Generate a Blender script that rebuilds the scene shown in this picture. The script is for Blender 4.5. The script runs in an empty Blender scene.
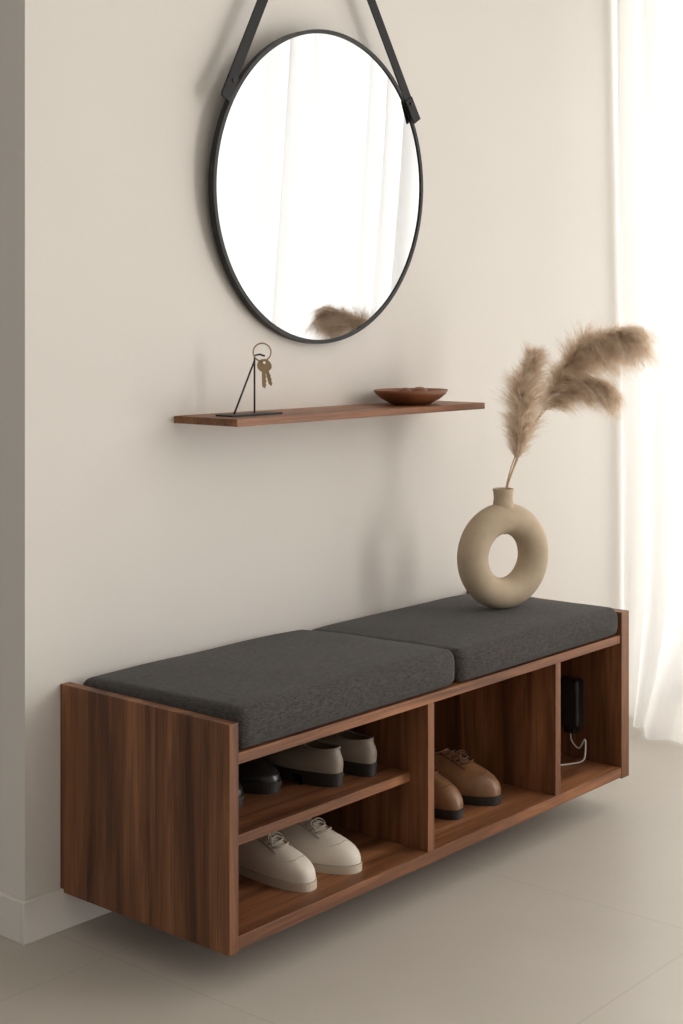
import bpy, bmesh, math, random
from mathutils import Vector, Matrix, noise
random.seed(7)
S=bpy.context.scene
S.view_settings.view_transform='Standard'
COL=S.collection

def srgb(r,g,b):
    f=lambda c:(c/255/12.92) if c/255<=.04045 else ((c/255+.055)/1.055)**2.4
    return (f(r),f(g),f(b),1)

# ---------------------------------------------------------------- materials
def newmat(name):
    m=bpy.data.materials.new(name); m.use_nodes=True
    nt=m.node_tree; nt.nodes.clear()
    out=nt.nodes.new('ShaderNodeOutputMaterial'); b=nt.nodes.new('ShaderNodeBsdfPrincipled')
    nt.links.new(b.outputs[0],out.inputs[0])
    return m,nt,b
def simple(name,c,rough=.6,metal=0,var=.0,vscale=20,bump=0,bscale=200,spec=.5,sheen=0):
    m,nt,b=newmat(name); N=nt.nodes; L=nt.links
    b.inputs['Roughness'].default_value=rough; b.inputs['Metallic'].default_value=metal
    b.inputs['Specular IOR Level'].default_value=spec
    b.inputs['Sheen Weight'].default_value=sheen
    tc=N.new('ShaderNodeTexCoord')
    n=N.new('ShaderNodeTexNoise'); n.inputs['Scale'].default_value=vscale; n.inputs['Detail'].default_value=4
    L.new(tc.outputs['Object'],n.inputs['Vector'])
    r=N.new('ShaderNodeValToRGB')
    r.color_ramp.elements[0].position=.3; r.color_ramp.elements[1].position=.7
    r.color_ramp.elements[0].color=tuple(x*(1-var) for x in c[:3])+(1,)
    r.color_ramp.elements[1].color=tuple(min(1,x*(1+var)) for x in c[:3])+(1,)
    L.new(n.outputs[0],r.inputs[0]); L.new(r.outputs[0],b.inputs['Base Color'])
    if bump:
        n2=N.new('ShaderNodeTexNoise'); n2.inputs['Scale'].default_value=bscale; n2.inputs['Detail'].default_value=3
        L.new(tc.outputs['Object'],n2.inputs['Vector'])
        bp=N.new('ShaderNodeBump'); bp.inputs['Strength'].default_value=bump; bp.inputs['Distance'].default_value=.002
        L.new(n2.outputs[0],bp.inputs['Height']); L.new(bp.outputs[0],b.inputs['Normal'])
    return m
def walnut(name,axis,bright=1.0,planks=False):
    m,nt,b=newmat(name); N=nt.nodes; L=nt.links
    tc=N.new('ShaderNodeTexCoord'); src=tc.outputs['Object']
    if planks:
        sp=N.new('ShaderNodeSeparateXYZ'); L.new(src,sp.inputs[0])
        a=N.new('ShaderNodeMath'); a.operation='MULTIPLY_ADD'; a.inputs[1].default_value=1/.215; a.inputs[2].default_value=.41
        L.new(sp.outputs['Y'],a.inputs[0])
        fl=N.new('ShaderNodeMath'); fl.operation='FLOOR'; L.new(a.outputs[0],fl.inputs[0])
        wn=N.new('ShaderNodeTexWhiteNoise'); wn.noise_dimensions='1D'; L.new(fl.outputs[0],wn.inputs['W'])
        va=N.new('ShaderNodeVectorMath'); va.operation='MULTIPLY_ADD'
        va.inputs[1].default_value=(3,3,3); L.new(wn.outputs['Color'],va.inputs[0]); L.new(src,va.inputs[2])
        src=va.outputs[0]
    sc={'x':(1.1,13,13),'y':(13,1.1,13),'z':(13,13,1.1)}[axis]
    mp=N.new('ShaderNodeMapping'); mp.inputs['Scale'].default_value=sc; L.new(src,mp.inputs[0])
    n=N.new('ShaderNodeTexNoise'); n.inputs['Scale'].default_value=1.3; n.inputs['Detail'].default_value=6; n.inputs['Roughness'].default_value=.6; n.inputs['Distortion'].default_value=.7
    L.new(mp.outputs[0],n.inputs['Vector'])
    r=N.new('ShaderNodeValToRGB'); e=r.color_ramp.elements
    k=bright
    def c(a,b_,c_): 
        q=srgb(a,b_,c_); return (q[0]*k,q[1]*k,q[2]*k,1)
    e[0].position=.28; e[0].color=c(80,48,30)
    e[1].position=.72; e[1].color=c(176,122,83)
    x=e.new(.43); x.color=c(116,74,48)
    x=e.new(.56); x.color=c(142,94,62)
    L.new(n.outputs[0],r.inputs[0])
    sc2=tuple(s*12 if s>5 else s*3 for s in sc)
    mp2=N.new('ShaderNodeMapping'); mp2.inputs['Scale'].default_value=sc2; L.new(src,mp2.inputs[0])
    n2=N.new('ShaderNodeTexNoise'); n2.inputs['Scale'].default_value=1.5; n2.inputs['Detail'].default_value=3
    L.new(mp2.outputs[0],n2.inputs['Vector'])
    r2=N.new('ShaderNodeValToRGB'); r2.color_ramp.elements[0].position=.35; r2.color_ramp.elements[0].color=(.74,.72,.70,1)
    r2.color_ramp.elements[1].position=.6; r2.color_ramp.elements[1].color=(1.05,1.05,1.05,1)
    L.new(n2.outputs[0],r2.inputs[0])
    mx=N.new('ShaderNodeMixRGB'); mx.blend_type='MULTIPLY'; mx.inputs[0].default_value=1
    L.new(r.outputs[0],mx.inputs[1]); L.new(r2.outputs[0],mx.inputs[2])
    last=mx.outputs[0]
    if planks:
        mr=N.new('ShaderNodeMapRange'); mr.inputs['To Min'].default_value=.76; mr.inputs['To Max'].default_value=1.1
        L.new(wn.outputs['Value'],mr.inputs[0])
        mm=N.new('ShaderNodeVectorMath'); mm.operation='SCALE'; L.new(last,mm.inputs[0]); L.new(mr.outputs[0],mm.inputs['Scale']); last=mm.outputs[0]
    L.new(last,b.inputs['Base Color'])
    b.inputs['Roughness'].default_value=.45; b.inputs['Specular IOR Level'].default_value=.32
    bp=N.new('ShaderNodeBump'); bp.inputs['Strength'].default_value=.12; bp.inputs['Distance'].default_value=.001
    L.new(n2.outputs[0],bp.inputs['Height']); L.new(bp.outputs[0],b.inputs['Normal'])
    return m
def fabric(name,c):
    m,nt,b=newmat(name); N=nt.nodes; L=nt.links
    tc=N.new('ShaderNodeTexCoord')
    def fib(sc):
        mp=N.new('ShaderNodeMapping'); mp.inputs['Scale'].default_value=sc; L.new(tc.outputs['Object'],mp.inputs[0])
        w=N.new('ShaderNodeTexNoise'); w.inputs['Scale'].default_value=1; w.inputs['Detail'].default_value=2; L.new(mp.outputs[0],w.inputs['Vector']); return w
    w1=fib((60,380,380)); w2=fib((380,60,200)); 
    a=N.new('ShaderNodeMath'); a.operation='ADD'; L.new(w1.outputs[0],a.inputs[0]); L.new(w2.outputs[0],a.inputs[1])
    s=N.new('ShaderNodeMath'); s.operation='MULTIPLY'; L.new(a.outputs[0],s.inputs[0]); s.inputs[1].default_value=.5
    r=N.new('ShaderNodeValToRGB'); r.color_ramp.elements[0].position=.36; r.color_ramp.elements[1].position=.64
    r.color_ramp.elements[0].color=tuple(x*.66 for x in c[:3])+(1,); r.color_ramp.elements[1].color=tuple(x*1.38 for x in c[:3])+(1,)
    L.new(s.outputs[0],r.inputs[0]); L.new(r.outputs[0],b.inputs['Base Color'])
    b.inputs['Roughness'].default_value=.95; b.inputs['Specular IOR Level'].default_value=.12; b.inputs['Sheen Weight'].default_value=.08; b.inputs['Sheen Roughness'].default_value=.5
    bp=N.new('ShaderNodeBump'); bp.inputs['Strength'].default_value=.35; bp.inputs['Distance'].default_value=.001
    L.new(s.outputs[0],bp.inputs['Height']); L.new(bp.outputs[0],b.inputs['Normal'])
    return m

M_wall=simple('wall_plaster',srgb(223,218,211),.9,var=.012,vscale=2.5,bump=.08,bscale=60,spec=.2)
M_base=simple('baseboard_paint',srgb(227,222,215),.6,var=.01)
M_ceil=simple('ceiling_paint',srgb(236,233,229),.9)
M_wx=walnut('walnut_grain_x','x'); M_wz=walnut('walnut_grain_z','z'); M_wp=walnut('walnut_panel','z',planks=True)
M_cush=fabric('charcoal_fabric',srgb(67,64,62))
M_black=simple('black_metal',srgb(30,29,28),.5,.3)
M_leather=simple('black_leather',srgb(24,23,22),.6,bump=.2,bscale=300,spec=.3)
M_vase=simple('matte_ceramic',srgb(188,170,146),.85,var=.05,vscale=35,bump=.25,bscale=180,spec=.25)
M_stem=simple('pampas_stem',srgb(190,162,124),.8,var=.1)
M_bowl=simple('bowl_wood',srgb(128,78,50),.45,var=.18,vscale=16)
M_brass=simple('antique_brass',srgb(160,136,104),.35,.8)
M_white_leather=simple('cream_leather',srgb(212,202,189),.6,var=.04,bump=.15,bscale=250)
M_cream_seam=simple('cream_stitching',srgb(172,160,144),.8)
M_cream_sole=simple('cream_sole',srgb(188,175,156),.7)
M_lining=simple('shoe_lining',srgb(110,94,78),.9)
M_taupe=simple('taupe_leather',srgb(138,126,113),.5,var=.05)
M_darksole=simple('dark_sole',srgb(38,31,27),.6)
M_blackshoe=simple('black_shoe_leather',srgb(34,31,29),.28,var=.05)
M_tan=simple('tan_leather',srgb(130,93,64),.34,var=.2,vscale=25)
M_lace_tan=simple('tan_lace',srgb(92,64,44),.8)
M_plastic=simple('black_plastic',srgb(30,30,31),.45)
M_cable=simple('white_cable',srgb(225,222,216),.5)
M_rod=simple('window_frame_paint',srgb(232,230,226),.4)

# pampas hair : diffuse + translucent
M_pamp=bpy.data.materials.new('pampas_plume'); M_pamp.use_nodes=True; nt=M_pamp.node_tree; nt.nodes.clear()
o=nt.nodes.new('ShaderNodeOutputMaterial'); df=nt.nodes.new('ShaderNodeBsdfDiffuse'); tl=nt.nodes.new('ShaderNodeBsdfTranslucent'); mxs=nt.nodes.new('ShaderNodeMixShader'); mxs.inputs[0].default_value=.5
tc=nt.nodes.new('ShaderNodeTexCoord'); nz=nt.nodes.new('ShaderNodeTexNoise'); nz.inputs['Scale'].default_value=60; rp=nt.nodes.new('ShaderNodeValToRGB')
rp.color_ramp.elements[0].position=.35; rp.color_ramp.elements[0].color=srgb(224,204,182); rp.color_ramp.elements[1].position=.65; rp.color_ramp.elements[1].color=srgb(252,241,226)
nt.links.new(tc.outputs['Object'],nz.inputs['Vector']); nt.links.new(nz.outputs[0],rp.inputs[0])
nt.links.new(rp.outputs[0],df.inputs[0]); nt.links.new(rp.outputs[0],tl.inputs[0]); nt.links.new(df.outputs[0],mxs.inputs[1]); nt.links.new(tl.outputs[0],mxs.inputs[2]); nt.links.new(mxs.outputs[0],o.inputs[0])
# mirror glass
M_mirror,nt,b=newmat('mirror_glass'); b.inputs['Metallic'].default_value=1; b.inputs['Roughness'].default_value=.0; b.inputs['Base Color'].default_value=(.54,.54,.54,1)
# curtain
M_curt=bpy.data.materials.new('sheer_curtain'); M_curt.use_nodes=True; nt=M_curt.node_tree; nt.nodes.clear()
o=nt.nodes.new('ShaderNodeOutputMaterial'); tr=nt.nodes.new('ShaderNodeBsdfTransparent'); tl=nt.nodes.new('ShaderNodeBsdfTranslucent'); df=nt.nodes.new('ShaderNodeBsdfDiffuse')
tl.inputs[0].default_value=(.96,.955,.945,1); df.inputs[0].default_value=(.95,.945,.935,1); tr.inputs[0].default_value=(1,1,1,1)
m1=nt.nodes.new('ShaderNodeMixShader'); m2=nt.nodes.new('ShaderNodeMixShader'); m1.inputs[0].default_value=.4; m2.inputs[0].default_value=.87
nt.links.new(tl.outputs[0],m1.inputs[1]); nt.links.new(df.outputs[0],m1.inputs[2]); nt.links.new(tr.outputs[0],m2.inputs[1]); nt.links.new(m1.outputs[0],m2.inputs[2]); nt.links.new(m2.outputs[0],o.inputs[0])
# floor tiles
M_floor,nt,b=newmat('floor_tiles'); N=nt.nodes; L=nt.links
tc=N.new('ShaderNodeTexCoord'); mp=N.new('ShaderNodeMapping'); mp.inputs['Location'].default_value=(0.0,0.0,0); L.new(tc.outputs['Object'],mp.inputs[0])
br=N.new('ShaderNodeTexBrick'); br.offset=0; br.inputs['Scale'].default_value=1; br.inputs['Brick Width'].default_value=.9; br.inputs['Row Height'].default_value=.9
br.inputs['Mortar Size'].default_value=.0018; br.inputs['Mortar Smooth'].default_value=.3; br.inputs['Bias'].default_value=0
br.inputs['Color1'].default_value=srgb(190,183,172); br.inputs['Color2'].default_value=srgb(188,181,170); br.inputs['Mortar'].default_value=srgb(176,168,157)
L.new(mp.outputs[0],br.inputs['Vector'])
nn=N.new('ShaderNodeTexNoise'); nn.inputs['Scale'].default_value=2.2; nn.inputs['Detail'].default_value=6; L.new(tc.outputs['Object'],nn.inputs['Vector'])
rr=N.new('ShaderNodeValToRGB'); rr.color_ramp.elements[0].position=.3; rr.color_ramp.elements[0].color=(.94,.94,.93,1); rr.color_ramp.elements[1].position=.7; rr.color_ramp.elements[1].color=(1.03,1.03,1.03,1)
L.new(nn.outputs[0],rr.inputs[0]); mx=N.new('ShaderNodeMixRGB'); mx.blend_type='MULTIPLY'; mx.inputs[0].default_value=1
L.new(br.outputs[0],mx.inputs[1]); L.new(rr.outputs[0],mx.inputs[2]); L.new(mx.outputs[0],b.inputs['Base Color']); b.inputs['Roughness'].default_value=.38; b.inputs['Specular IOR Level'].default_value=.45
FLOORMAP=mp

# ---------------------------------------------------------------- helpers
def link(o,parent=None):
    COL.objects.link(o)
    if parent: o.parent=parent
    return o
def empty(name):
    e=bpy.data.objects.new(name,None); e.empty_display_size=.05; return link(e)
def obj_from_bm(name,bm,mat,parent=None,smooth=False):
    bmesh.ops.recalc_face_normals(bm,faces=bm.faces)
    me=bpy.data.meshes.new(name); bm.to_mesh(me); bm.free()
    for m in (mat if isinstance(mat,(list,tuple)) else [mat]): me.materials.append(m)
    if smooth:
        for p in me.polygons: p.use_smooth=True
    return link(bpy.data.objects.new(name,me),parent)
def box(name,x0,x1,y0,y1,z0,z1,mat,parent=None,bev=0.0):
    bm=bmesh.new(); bmesh.ops.create_cube(bm,size=1)
    for v in bm.verts: v.co=Vector(((x0+x1)/2+v.co.x*(x1-x0),(y0+y1)/2+v.co.y*(y1-y0),(z0+z1)/2+v.co.z*(z1-z0)))
    if bev: bmesh.ops.bevel(bm,geom=bm.edges[:],offset=bev,segments=2,affect='EDGES',profile=.5)
    return obj_from_bm(name,bm,mat,parent)
def tube_bm(bm,pts,rad,seg=8,cap=True,matidx=0,closed=False):
    pts=[Vector(p) for p in pts]; n=len(pts); rings=[]
    up=None
    for i,p in enumerate(pts):
        if closed: t=(pts[(i+1)%n]-pts[i-1])
        else: t=pts[min(i+1,n-1)]-pts[max(i-1,0)]
        t.normalize()
        if up is None:
            up=Vector((0,0,1)) if abs(t.z)<.9 else Vector((1,0,0))
        a=t.cross(up).normalized(); bb=a.cross(t).normalized(); up=bb
        r=rad[i] if isinstance(rad,(list,tuple)) else rad
        rings.append([bm.verts.new(p+a*math.cos(2*math.pi*k/seg)*r+bb*math.sin(2*math.pi*k/seg)*r) for k in range(seg)])
    m=n if closed else n-1
    for i in range(m):
        A=rings[i];B=rings[(i+1)%n]
        for k in range(seg):
            f=bm.faces.new((A[k],A[(k+1)%seg],B[(k+1)%seg],B[k])); f.material_index=matidx; f.smooth=True
    if cap and not closed:
        for R in (rings[0],rings[-1]):
            f=bm.faces.new(R); f.material_index=matidx
def catmull(pts,per=8):
    P=[Vector(p) for p in pts]; P=[2*P[0]-P[1]]+P+[2*P[-1]-P[-2]]; out=[]
    for i in range(1,len(P)-2):
        for k in range(per):
            t=k/per
            out.append(.5*((2*P[i])+(-P[i-1]+P[i+1])*t+(2*P[i-1]-5*P[i]+4*P[i+1]-P[i+2])*t*t+(-P[i-1]+3*P[i]-3*P[i+1]+P[i+2])*t**3))
    out.append(P[-2]); return out

# ---------------------------------------------------------------- room
RX=2.62; CH=2.95; FX=-4.2; FY=-5.4
box('floor',FX,RX+.1,FY,2.1,-.05,0,M_floor)
FLOORMAP.inputs['Location'].default_value=(0.02,1.085,0)
box('ceiling',FX,RX+.1,FY,2.1,CH,CH+.05,M_ceil)
box('wall_back',-.094,RX+.1,0,.12,0,CH,M_wall)
box('wall_return',-.094,.05,.12,2.1,0,CH,M_wall)
box('baseboard_back',-.106,2.6,-.012,0,0,.09,M_base,bev=.002)
box('baseboard_return',-.106,-.094,-.0,2.1,0,.09,M_base,bev=.002)
wr=empty('wall_right')
W1=(-2.55,-.06); W_added=(-5.2,-2.95)  # second opening is unseen, added to bring in light from the front right
box('wall_pier_rear',RX,RX+.1,W1[1],0,0,CH,M_wall,wr)
box('wall_pier_middle',RX,RX+.1,W_added[1],W1[0],0,CH,M_wall,wr)
box('wall_pier_front',RX,RX+.1,FY,W_added[0],0,CH,M_wall,wr)
box('wall_header',RX,RX+.1,W_added[0],W1[1],2.8,CH,M_wall,wr)
for q,(a0,a1) in enumerate((W1,W_added)):
    wn_=empty('window_%d'%(q+1))  # first window stands behind the curtain; the second is an added, unseen one
    for i,c in enumerate([a0,(a0+a1)/2-.03,a1-.06]): box('frame_%d'%i,RX+.03,RX+.07,c,c+.06,0,2.8,M_rod,wn_)
    box('frame_sill',RX+.03,RX+.07,a0,a1,0,.06,M_rod,wn_); box('frame_head',RX+.03,RX+.07,a0,a1,2.74,2.8,M_rod,wn_)

# curtain
def curtain():
    bm=bmesh.new(); NY=340; NZ=34; g=[]
    for i in range(NY+1):
        s=i/NY; y=-.012-s*2.75; row=[]
        ph=2*math.pi*(y*7.2+.35*math.sin(y*5.1)+.2*math.sin(y*11.7+1))
        for j in range(NZ+1):
            z=.006+ (CH-.06)*(j/NZ)
            amp=.040*(.5+.5*math.sin(y*3.3+1.2)**2)*(1.15-.25*z/CH)
            x=2.385+amp*math.sin(ph+.25*math.sin(z*1.3+y*4))-.05*max(0,(z-.9))/1.4
            fl=max(0,(.55-z)/.55)
            x-= .24*fl**2*min(1,max(0,(-y-.02)/.22))
            row.append(bm.verts.new((x,y+.01*math.sin(z*2+ph)*min(1,-y*20),z)))
        g.append(row)
    for i in range(NY):
        for j in range(NZ): bm.faces.new((g[i][j],g[i+1][j],g[i+1][j+1],g[i][j+1]))
    return obj_from_bm('sheer_curtain',bm,M_curt,smooth=True)
curtain()
bm=bmesh.new(); tube_bm(bm,[(2.345,-.02,CH-.03),(2.345,-2.8,CH-.03)],.012); obj_from_bm('curtain_rod',bm,M_rod)

# ---------------------------------------------------------------- bench
L_=1.54; D_=.516; g_=.0816; T=g_+.45
B=empty('entryway_bench')
box('end_panel_near',0,.026,-D_,0,g_,T,M_wp,B,.0015)
box('end_panel_far',1.50,L_,-D_,0,g_,T,M_wp,B,.0015)
box('bottom_board',.026,1.50,-D_+.001,-.012,g_+.004,g_+.031,M_wx,B,.001)
box('seat_board',.026,1.50,-D_+.004,-.012,.448,.470,M_wx,B,.001)
box('back_board',.026,1.50,-.012,-.0005,g_+.004,.47,M_wx,B)
box('divider_1',.640,.664,-D_+.003,-.012,g_+.031,.448,M_wz,B,.001)
box('divider_2',1.175,1.199,-D_+.003,-.012,g_+.031,.448,M_wz,B,.001)
box('inner_shelf',.026,.640,-.462,-.012,.264,.285,M_wx,B,.001)

def cushion(name,x0,x1,y0,y1,z0,z1,seed):
    bm=bmesh.new(); bmesh.ops.create_cube(bm,size=1)
    sx,sy,sz=x1-x0,y1-y0,z1-z0
    for v in bm.verts: v.co=Vector((v.co.x*sx,v.co.y*sy,v.co.z*sz))
    bmesh.ops.bevel(bm,geom=bm.edges[:],offset=.024,segments=6,affect='EDGES',profile=.52)
    for ax,n in (('x',26),('y',18),('z',4)):
        e=Vector((ax=='x',ax=='y',ax=='z')); ext=(sx,sy,sz)['xyz'.index(ax)]
        for k in range(1,n):
            p=e*(-ext/2+ext*k/n)
            bmesh.ops.bisect_plane(bm,geom=bm.verts[:]+bm.edges[:]+bm.faces[:],plane_co=p,plane_no=e)
    for v in bm.verts:
        x,y,z=v.co; nx=min(1,abs(x)/(sx/2)); ny=min(1,abs(y)/(sy/2)); nz=z/(sz/2)
        cr=(1-nx**4)*(1-ny**4)
        if nz>0: v.co.z+=.010*cr*nz-.014*nz*(y/sy)
        side=(1-nz*nz)
        if ny>.97: v.co.y+=math.copysign(.006*side*(1-nx**6),y)
        if nx>.97: v.co.x+=math.copysign(.002*side*(1-ny**4),x)
        cc=(nx**8)*(ny**8); v.co.x-=math.copysign(.004*cc,x); v.co.y-=math.copysign(.004*cc,y)
        if nz>0: v.co.z-=.002*cc
        w=noise.noise(Vector((x*7+seed,y*7,z*7)))*.0022
        if nz>-.9: v.co+=Vector((0,0,w)) if nz>.6 else Vector((0,w,0))
    for v in bm.verts: v.co+=Vector(((x0+x1)/2,(y0+y1)/2,(z0+z1)/2))
    return obj_from_bm(name,bm,M_cush,smooth=True)
cushion('seat_cushion',.029,.756,-.518,-.02,.4705,.549,3)
cushion('seat_cushion',.760,1.497,-.518,-.02,.4705,.541,11)

# ---------------------------------------------------------------- wall shelf
box('wall_shelf',.335,1.30,-.207,-.0005,1.080,1.097,M_wx,bev=.0012)

# ---------------------------------------------------------------- mirror (hangs from a strap, leans slightly forward)
MI=empty('round_wall_mirror'); mx_,mz_,mr_=.824,1.661,.400
TILT=math.tan(math.radians(3.2)); TURN=math.tan(math.radians(.7))
def my(y,z,x=0): return y-.023-(z-mz_)*TILT-(x-mx_)*TURN
bm=bmesh.new(); n=128
prof=[(mr_-.010,-.020),(mr_-.010,-.024),(mr_,-.024),(mr_+.0,-.006),(mr_-.012,-.006)]
def rp_(r,y,k):
    z=mz_+r*math.sin(2*math.pi*k/n); x=mx_+r*math.cos(2*math.pi*k/n); return (x,my(y,z,x),z)
rings=[[bm.verts.new(rp_(r,y,k)) for k in range(n)] for r,y in prof]
for a in range(len(prof)-1):
    for k in range(n): bm.faces.new((rings[a][k],rings[a][(k+1)%n],rings[a+1][(k+1)%n],rings[a+1][k]))
bm.faces.new(rings[-1])
obj_from_bm('frame',bm,M_black,MI)
bm=bmesh.new(); bm.faces.new([bm.verts.new(rp_(mr_-.009,-.0205,k)) for k in range(n)])
obj_from_bm('glass',bm,M_mirror,MI)
peg=Vector((.800,-.040,2.48))
def strap(name,a,b_,w=.031,th=.004):
    a=Vector(a); b_=Vector(b_); d=(b_-a).normalized(); s=Vector((d.z,0,-d.x)).normalized(); q=Vector((0,1,0))
    bm=bmesh.new(); vs=[]
    for p in (a,b_):
        for i,j in ((-1,-1),(1,-1),(1,1),(-1,1)): vs.append(bm.verts.new(p+s*w/2*i+q*th/2*j))
    for f in ((0,1,2,3),(7,6,5,4),(0,4,5,1),(1,5,6,2),(2,6,7,3),(3,7,4,0)): bm.faces.new([vs[k] for k in f])
    bmesh.ops.bevel(bm,geom=bm.edges[:],offset=.001,segments=1,affect='EDGES')
    return obj_from_bm(name,bm,M_leather,MI)
aL=Vector((.447,0,1.852)); aR=Vector((1.168,0,1.872))
for a_ in (aL,aR): a_.y=my(-.029,a_.z,a_.x)
strap('strap_left',aL,peg+Vector((-.008,0,.01))); strap('strap_right',aR,peg+Vector((.008,0,.01)))
def loop(name,p):
    d=(peg-p).normalized()
    strap(name,p-d*.008+Vector((0,-.003,0)),p+d*.060+Vector((0,-.003,0)),w=.033,th=.004)
    bm=bmesh.new(); bmesh.ops.create_uvsphere(bm,u_segments=12,v_segments=8,radius=.005)
    for v in bm.verts: v.co=p+d*.045+Vector((v.co.x,-.006+v.co.y*.5,v.co.z))
    obj_from_bm(name+'_stud',bm,M_black,MI,True)
loop('strap_loop_left',aL); loop('strap_loop_right',aR)
bm=bmesh.new(); tube_bm(bm,[(peg.x,0,peg.z),(peg.x,-.055,peg.z)],.014,16); obj_from_bm('peg',bm,M_black,MI)

# ---------------------------------------------------------------- bowl
BO=empty('wooden_bowl')
def lathe(bm,prof,cx,cy,n=48,sx=1,sy=1,mi=0):
    rs=[[bm.verts.new((cx+r*sx*math.cos(2*math.pi*k/n),cy+r*sy*math.sin(2*math.pi*k/n),z)) for k in range(n)] for r,z in prof]
    for a in range(len(rs)-1):
        for k in range(n):
            f=bm.faces.new((rs[a][k],rs[a][(k+1)%n],rs[a+1][(k+1)%n],rs[a+1][k])); f.smooth=True; f.material_index=mi
    bm.faces.new(rs[0]); bm.faces.new(rs[-1])
bm=bmesh.new(); z=1.0975
lathe(bm,[(.050,z),(.060,z+.002),(.086,z+.015),(.103,z+.028),(.110,z+.038),(.1085,z+.0395),(.104,z+.038),(.088,z+.026),(.06,z+.014),(.02,z+.010)],1.095,-.110,sx=1,sy=.85)
obj_from_bm('bowl_body',bm,M_bowl,BO)
bm=bmesh.new()
for (dx,dy,r,h) in ((.025,-.01,.024,.047),(.055,.015,.020,.045),(.0,.02,.020,.042)):
    m=bmesh.ops.create_uvsphere(bm,u_segments=14,v_segments=8,radius=r)
    for v in m['verts']: v.co=Vector((1.095+dx+v.co.x,-.110+dy+v.co.y,z+.032+v.co.z*.6))
obj_from_bm('bowl_contents',bm,M_bowl,BO,True)

# ---------------------------------------------------------------- key stand
K=empty('key_holder'); kz=1.0972; ky=-.115
box('base_plate',.385,.555,ky-.028,ky+.028,kz,kz+.004,M_black,K,.001)
bm=bmesh.new()
ap=(.487,ky,kz+.128)
tube_bm(bm,[(.418,ky,kz+.003),ap],.0022); tube_bm(bm,[ap,(.487,ky,kz+.003)],.0022); tube_bm(bm,[ap,(.487,ky-.0,kz+.140),(.492,ky-.012,kz+.143),(.497,ky-.024,kz+.139)],.0022)
obj_from_bm('wire_stand',bm,M_black,K)
bm=bmesh.new(); rc=Vector((.492,ky-.02,kz+.148))
e1=Vector((.75,-.66,0)).normalized()
tube_bm(bm,[rc+e1*.021*math.cos(t)+Vector((0,0,.021*math.sin(t))) for t in [2*math.pi*k/32 for k in range(32)]],.0018,closed=True)
obj_from_bm('key_ring',bm,M_brass,K)
def key(name,c,ang,sc=1):
    bm=bmesh.new(); ax=Vector((.85*math.cos(ang)+.2,-.6,0)).normalized(); nrm=ax.cross(Vector((0,0,1))); 
    def P(a,b_,d=0): 
        return c+ax*(a*math.cos(.12)-b_*math.sin(ang*.3))*sc+Vector((0,0,b_*sc))+nrm*d
    n=24
    for d0,d1 in ((-.0012,.0012),):
        O=[[bm.verts.new(P(.012*math.cos(2*math.pi*k/n),-.012+.012*math.sin(2*math.pi*k/n),d)) for k in range(n)] for d in (d0,d1)]
        I=[[bm.verts.new(P(.0045*math.cos(2*math.pi*k/n),-.006+.0045*math.sin(2*math.pi*k/n),d)) for k in range(n)] for d in (d0,d1)]
        for k in range(n):
            j=(k+1)%n
            bm.faces.new((O[0][k],O[0][j],I[0][j],I[0][k])); bm.faces.new((O[1][k],O[1][j],I[1][j],I[1][k]))
            bm.faces.new((O[0][k],O[0][j],O[1][j],O[1][k])); bm.faces.new((I[0][k],I[0][j],I[1][j],I[1][k]))
    bl=[(-.0035,-.022),(.0035,-.022),(.0035,-.030),(.0050,-.033),(.0032,-.036),(.0052,-.040),(.0030,-.044),(.0045,-.047),(.001,-.054),(-.0035,-.050)]
    A=[bm.verts.new(P(x,y_,-.001)) for x,y_ in bl]; C=[bm.verts.new(P(x,y_,.001)) for x,y_ in bl]
    bm.faces.new(A); bm.faces.new(C)
    for k in range(len(bl)): j=(k+1)%len(bl); bm.faces.new((A[k],A[j],C[j],C[k]))
    obj_from_bm(name,bm,M_brass,K)
key('key_1',rc+Vector((.004,0,-.016)),.1,1.3); key('key_2',rc+Vector((.010,.004,-.016)),.9,1.2)

# ---------------------------------------------------------------- vase
VC=Vector((1.252,-.300,.5552))
def vase():
    bm=bmesh.new(); R=.100; r=.0415; zc=R+r-.004; ax=math.radians(71); e=Vector((math.sin(ax),-math.cos(ax),0)); nrm=Vector((math.cos(ax),math.sin(ax),0))
    n=72;m=32; G=[]
    for i in range(n):
        a=2*math.pi*i/n; row=[]
        for j in range(m):
            b_=2*math.pi*j/m
            rad=R+r*math.cos(b_); 
            z=zc+rad*math.sin(a)*1.0; lx=rad*math.cos(a); d=r*1.0*math.sin(b_)
            z=max(z,.0)
            row.append(bm.verts.new(VC+e*lx+nrm*d+Vector((0,0,z))))
        G.append(row)
    for i in range(n):
        for j in range(m):
            f=bm.faces.new((G[i][j],G[(i+1)%n][j],G[(i+1)%n][(j+1)%m],G[i][(j+1)%m])); f.smooth=True
    top=zc+R+r
    pr=[(.040,top-.034),(.033,top-.018),(.0275,top-.004),(.0255,top+.012),(.0265,top+.028),(.029,top+.036),(.0275,top+.0385),(.023,top+.036),(.020,top+.02),(.019,top-.02)]
    rs=[[bm.verts.new(VC+Vector((rr_*math.cos(2*math.pi*k/36),rr_*math.sin(2*math.pi*k/36),zz))) for k in range(36)] for rr_,zz in pr]
    for a in range(len(rs)-1):
        for k in range(36):
            f=bm.faces.new((rs[a][k],rs[a][(k+1)%36],rs[a+1][(k+1)%36],rs[a+1][k])); f.smooth=True
    return obj_from_bm('donut_vase',bm,M_vase),VC+Vector((0,0,top+.036))
V,NT=vase()

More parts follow.
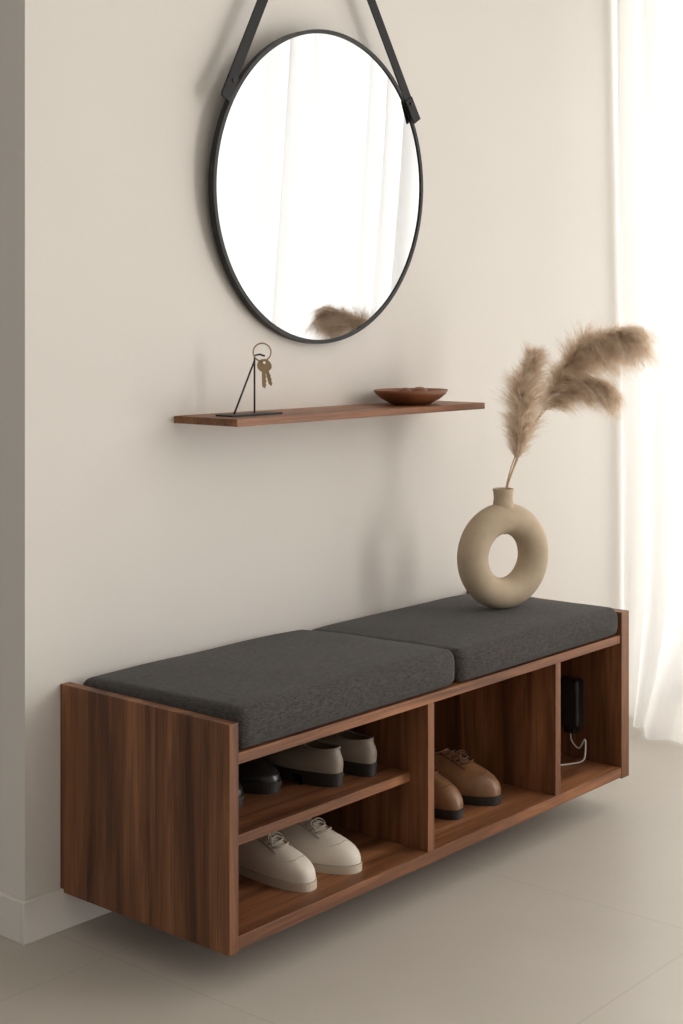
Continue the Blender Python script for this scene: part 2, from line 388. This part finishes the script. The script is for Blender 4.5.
# ---------------------------------------------------------------- pampas
PG=empty('pampas_grass')
E=Vector((.65,-.76,0)); Q=Vector((.76,.65,0))   # sideways / away directions of the spray
def PP(a,b_,c=0): return NT+E*a+Q*c+Vector((0,0,b_))
def plume(name,spine,width,count,droop,seed,hl=.05):
    rnd=random.Random(seed); sp=catmull(spine,16); n=len(sp); bm=bmesh.new()
    for h in range(count):
        s=rnd.random()**.9; i=min(n-2,int(s*(n-1))); fr=s*(n-1)-i
        p=sp[i].lerp(sp[i+1],fr); t=(sp[i+1]-sp[i]).normalized()
        env=max(.2,(math.sin(math.pi*min(1,(s*.80+.12)))**.7))
        a=rnd.random()*2*math.pi
        u=t.cross(Vector((.3,.2,.93))).normalized(); w=t.cross(u).normalized()
        rd=(u*math.cos(a)+w*math.sin(a))
        clump=noise.noise(Vector((s*11+seed,math.cos(a)*1.6,math.sin(a)*1.6)))
        ln=hl*(.5+.8*rnd.random())*(.6+.5*env)*(1+.6*clump)
        spread=width*env*(.2+.8*rnd.random())*(1+.9*clump)
        pts=[]
        K_=4
        for k in range(K_+1):
            f=k/K_
            q=p+t*(ln*f)+rd*(spread*f**.8)+Vector((0,0,-droop*ln*f*f))
            q+=Vector((rnd.gauss(0,.002),rnd.gauss(0,.002),rnd.gauss(0,.002)))*f
            pts.append(q)
        wd=.00065*(.6+.7*rnd.random())
        side=Vector((rnd.gauss(0,1),rnd.gauss(0,1),rnd.gauss(0,1))); 
        pv=None
        for k,q in enumerate(pts):
            tt=(pts[min(k+1,K_)]-pts[max(k-1,0)]).normalized(); sd=tt.cross(side).normalized()*wd*(1-.8*k/K_)
            cur=(bm.verts.new(q-sd),bm.verts.new(q+sd))
            if pv: bm.faces.new((pv[0],pv[1],cur[1],cur[0]))
            pv=cur
    tube_bm(bm,sp,[.0018*(1-.7*i/n) for i in range(n)],5)
    me=bpy.data.meshes.new(name); bm.to_mesh(me); bm.free(); me.materials.append(M_pamp)
    return link(bpy.data.objects.new(name,me),PG)
plume('plume_1',[PP(.036,.080,.0),PP(.046,.17,.0),PP(.056,.26,.0),PP(.080,.355,-.0)],.074,10000,.35,1,.055)
plume('plume_2',[PP(.118,.205,.10),PP(.165,.29,.10),PP(.225,.367,.08),PP(.288,.404,.03),PP(.342,.416,-.02)],.088,15000,.7,2,.062)
plume('plume_3',[PP(.134,.215,.10),PP(.185,.262,.09),PP(.240,.282,.07),PP(.285,.272,.05)],.056,6000,.9,3,.05)
bm=bmesh.new()
tube_bm(bm,catmull([PP(0.0,-.12),PP(.010,0),PP(.028,.06),PP(.036,.083)],6),.0022,6)
tube_bm(bm,catmull([PP(-.004,-.12,.004),PP(.010,0,.005),PP(.060,.11,.052),PP(.119,.207,.10)],6),.0022,6)
tube_bm(bm,catmull([PP(.004,-.12,-.006),PP(.006,0,-.006),PP(.052,.12,.04),PP(.135,.217,.10)],6),.0018,6)
obj_from_bm('stems',bm,M_stem,PG)

# ---------------------------------------------------------------- shoes
def shoe(name,toe,heading,mats,length=.275,hgt=.085,coll=.0,style='derby',mirror=1,heel=.018):
    W=.048
    def outline(phi,grow=0):
        c,s=math.cos(phi),math.sin(phi)
        y=(s*.5+.5)
        w=W*(.70+.30*math.sin(min(1,max(0,(y-.05)/.85))*math.pi*.5+.2)) * (1-.10*math.sin(min(1,y/.65)*math.pi))
        x=math.copysign(abs(c)**.78,c)*w
        x+=mirror*.010*math.sin(math.pi*y)*( -1) + mirror*.006*y
        return Vector((x*(1+grow/W),(y*length)+(s*grow),0))
    def topring(phi):
        c,s=math.cos(phi),math.sin(phi)
        yc=.245*length; ry=.215*length
        return Vector((math.copysign(abs(c)**.9,c)*.027,yc+s*ry,0))
    n=48; bm=bmesh.new(); rings=[]; KN=12
    def H(phi):
        s=math.sin(phi)
        return hgt*(1+ .06*abs(s)**2+ (.10 if s>0 else .0)*s**2)+coll*.5
    for k in range(KN+1):
        f=k/KN; hh=f**2; zz=.5*(1-(1-f)**3)+.5*hh
        rg=[]
        for i in range(n):
            ph=2*math.pi*i/n
            F=outline(ph); Tt=topring(ph); p=F.lerp(Tt,hh)
            bul=math.sin(math.pi*min(1,f*1.3))*.003 if f<.77 else 0
            d=Vector((math.cos(ph),math.sin(ph),0))
            p=p+d*bul; p.z=heel+(H(ph)-heel)*zz
            rg.append(bm.verts.new(p))
        rings.append(rg)
    for (dz,sc_) in ((-.002,.90),(-.02,.86),(-.045,.9)):
        rg=[]
        for i in range(n):
            ph=2*math.pi*i/n; Tt=topring(ph); c0=Vector((0,.245*length,0)); p=c0+(Tt-c0)*sc_; p.z=max(heel+.006,H(ph)+dz); rg.append(bm.verts.new(p))
        rings.append(rg)
    for k in range(len(rings)-1):
        for i in range(n):
            f=bm.faces.new((rings[k][i],rings[k][(i+1)%n],rings[k+1][(i+1)%n],rings[k+1][i])); f.smooth=True
            f.material_index=0 if k<KN else 2
    f=bm.faces.new(rings[-1]); f.material_index=2
    def slab(z0,z1,ymax=None,grow=.003,mi=1):
        r0=[];r1=[]
        for i in range(n):
            ph=2*math.pi*i/n; p=outline(ph,grow)
            if ymax is not None: p.y=min(p.y,ymax)
            r0.append(bm.verts.new((p.x*.98,p.y,z0))); r1.append(bm.verts.new((p.x,p.y,z1)))
        for i in range(n):
            ff=bm.faces.new((r0[i],r0[(i+1)%n],r1[(i+1)%n],r1[i])); ff.material_index=mi
        a=bm.faces.new(r0); a.material_index=mi; a=bm.faces.new(r1); a.material_index=mi
    if style in('derby','sneaker') and heel<.022:
        slab(0,heel-.001)
    else:
        slab(heel-.008,heel+.002); slab(0,heel-.008,.30*length,.001)
        r0=[];r1=[]
        for i in range(n):
            ph=2*math.pi*i/n; p=outline(ph,.0); p.y=max(p.y,.42*length)
            r0.append(bm.verts.new((p.x*.95,p.y,0))); r1.append(bm.verts.new((p.x,p.y,heel-.008)))
        for i in range(n):
            ff=bm.faces.new((r0[i],r0[(i+1)%n],r1[(i+1)%n],r1[i])); ff.material_index=1
        a=bm.faces.new(r0); a.material_index=1
    def vamp(f,xo):
        hh=f**2; zz=.5*(1-(1-f)**3)+.5*hh; ph=math.pi/2-xo
        p=outline(ph).lerp(topring(ph),hh); p.z=heel+(H(ph)-heel)*zz; return p
    if style in('derby','brogue'):
        for q,f in enumerate((.72,.79,.86,.93)):
            pts=[]
            for j in range(9):
                xo=-.62+1.24*j/8
                p=vamp(f,xo); p.z+=.0035+.002*math.cos(xo*2); pts.append(p)
            tube_bm(bm,pts,.0022,6,matidx=3)
        for sg in (-1,1):
            pts=[]
            for f in (.62,.72,.82,.90,.985):
                p=vamp(f,sg*.68); p.z+=.0015; pts.append(p)
            tube_bm(bm,catmull(pts,3),.0018,6,matidx=3)
        c0=vamp(.9,0)+Vector((0,0,.006))
        for sg in (-1,1):
            pts=[c0+Vector((sg*x,y_,z_)) for x,y_,z_ in ((0,0,0),(.012,.006,.003),(.022,.012,-.003),(.018,.02,-.008),(.008,.008,-.003))]
            tube_bm(bm,catmull(pts,4),.0016,6,matidx=3)
            pts=[c0+Vector((sg*x,y_,z_)) for x,y_,z_ in ((0,0,0),(.014,.012,-.004),(.024,.026,-.018))]
            tube_bm(bm,catmull(pts,4),.0015,6,matidx=3)
        pts=[]
        for j in range(17):
            xo=-1.15+2.3*j/16; p=vamp(.50-.10*abs(xo),xo); p+=Vector((0,0,.0012)); pts.append(p)
        tube_bm(bm,pts,.0012,5,matidx=3)
    if style=='loafer':
        pts=[]
        for j in range(17):
            xo=-1.2+2.4*j/16; p=vamp(.70-.12*abs(xo),xo)+Vector((0,0,.001)); pts.append(p)
        tube_bm(bm,pts,.002,5,matidx=0)
    tube_bm(bm,[topring(2*math.pi*i/32)+Vector((0,0,H(2*math.pi*i/32))) for i in range(32)],.0028,6,closed=True,matidx=0)
    a=heading-math.pi/2
    M=Matrix.Translation(Vector((toe[0],toe[1],toe[2])))@Matrix.Rotation(a,4,'Z')@Matrix.Translation(Vector((0,-length,0)))
    bmesh.ops.transform(bm,matrix=M,verts=bm.verts)
    return obj_from_bm(name,bm,mats)
zb=g_+.0312; zs=.2852; dn=-math.pi/2
cream=[M_white_leather,M_cream_sole,M_lining,M_cream_seam]
shoe('cream_derby_shoe',(.305,-.465,zb),dn+.05,cream,mirror=1,hgt=.080)
shoe('cream_derby_shoe',(.438,-.472,zb),dn+.10,cream,mirror=-1,hgt=.080)
tan=[M_tan,M_darksole,M_lining,M_lace_tan]
shoe('tan_brogue_shoe',(.880,-.435,zb),dn+.03,tan,style='brogue',heel=.022,hgt=.10,mirror=1)
shoe('tan_brogue_shoe',(1.02,-.445,zb),dn+.12,tan,style='brogue',heel=.022,hgt=.10,mirror=-1)
tp=[M_taupe,M_darksole,M_lining,M_taupe]
shoe('taupe_loafer',(.455,-.155,zs),-dn,tp,style='loafer',heel=.028,hgt=.078,length=.255,mirror=1)
shoe('taupe_loafer',(.560,-.165,zs),-dn,tp,style='loafer',heel=.028,hgt=.078,length=.255,mirror=-1)
bk=[M_blackshoe,M_darksole,M_lining,M_blackshoe]
shoe('black_dress_shoe',(.205,-.345,zs),dn,bk,style='loafer',heel=.022,hgt=.072,length=.265,mirror=1)
shoe('black_dress_shoe',(.325,-.335,zs),dn+.05,bk,style='loafer',heel=.022,hgt=.072,length=.265,mirror=-1)

# ---------------------------------------------------------------- charger
CH_=empty('charging_adapter')
box('adapter_body',1.462,1.4995,-.400,-.335,.205,.335,M_plastic,CH_,.006)
box('adapter_plug',1.470,1.4995,-.385,-.350,.185,.207,M_plastic,CH_,.003)
bm=bmesh.new()
tube_bm(bm,catmull([(1.48,-.368,.190),(1.478,-.372,.165),(1.47,-.40,.150),(1.46,-.425,.180),(1.455,-.43,.150),(1.45,-.425,.125),(1.43,-.40,zb+.003),(1.39,-.37,zb+.003),(1.36,-.30,zb+.003)],8),.0022,6)
obj_from_bm('adapter_cable',bm,M_cable,CH_,True)

# ---------------------------------------------------------------- lights
def area(name,loc,rot,sx,sy,e,c):
    l=bpy.data.lights.new(name,'AREA'); l.shape='RECTANGLE'; l.size=sx; l.size_y=sy; l.energy=e; l.color=c
    o=bpy.data.objects.new(name,l); o.location=loc; o.rotation_euler=rot; return link(o)
area('window_daylight',(RX+.12,(W1[0]+W1[1])/2,1.42),(0,math.radians(90),0),2.74,W1[1]-W1[0],64,(1,.99,.975))
area('window_daylight_2',(RX+.12,(W_added[0]+W_added[1])/2,1.42),(0,math.radians(90),0),2.74,W_added[1]-W_added[0],172,(1,.98,.955))  # added fill lamp in the unseen second opening, brightens wall and bench front
w=bpy.data.worlds.new('World'); S.world=w; w.use_nodes=True; bg=w.node_tree.nodes['Background']; bg.inputs[0].default_value=(1,.965,.92,1); bg.inputs[1].default_value=.40

# ---------------------------------------------------------------- camera
cd=bpy.data.cameras.new('camera'); cam=bpy.data.objects.new('camera',cd); link(cam)
cam.location=(-2.0644,-2.5701,1.3084); cam.rotation_euler=(math.pi/2,0,math.radians(40.5678-90))
cd.sensor_fit='VERTICAL'; cd.sensor_height=36; cd.lens=1494.9*36/1024; cd.shift_y=(325.38-512)/1024; cd.clip_start=.05
S.camera=cam
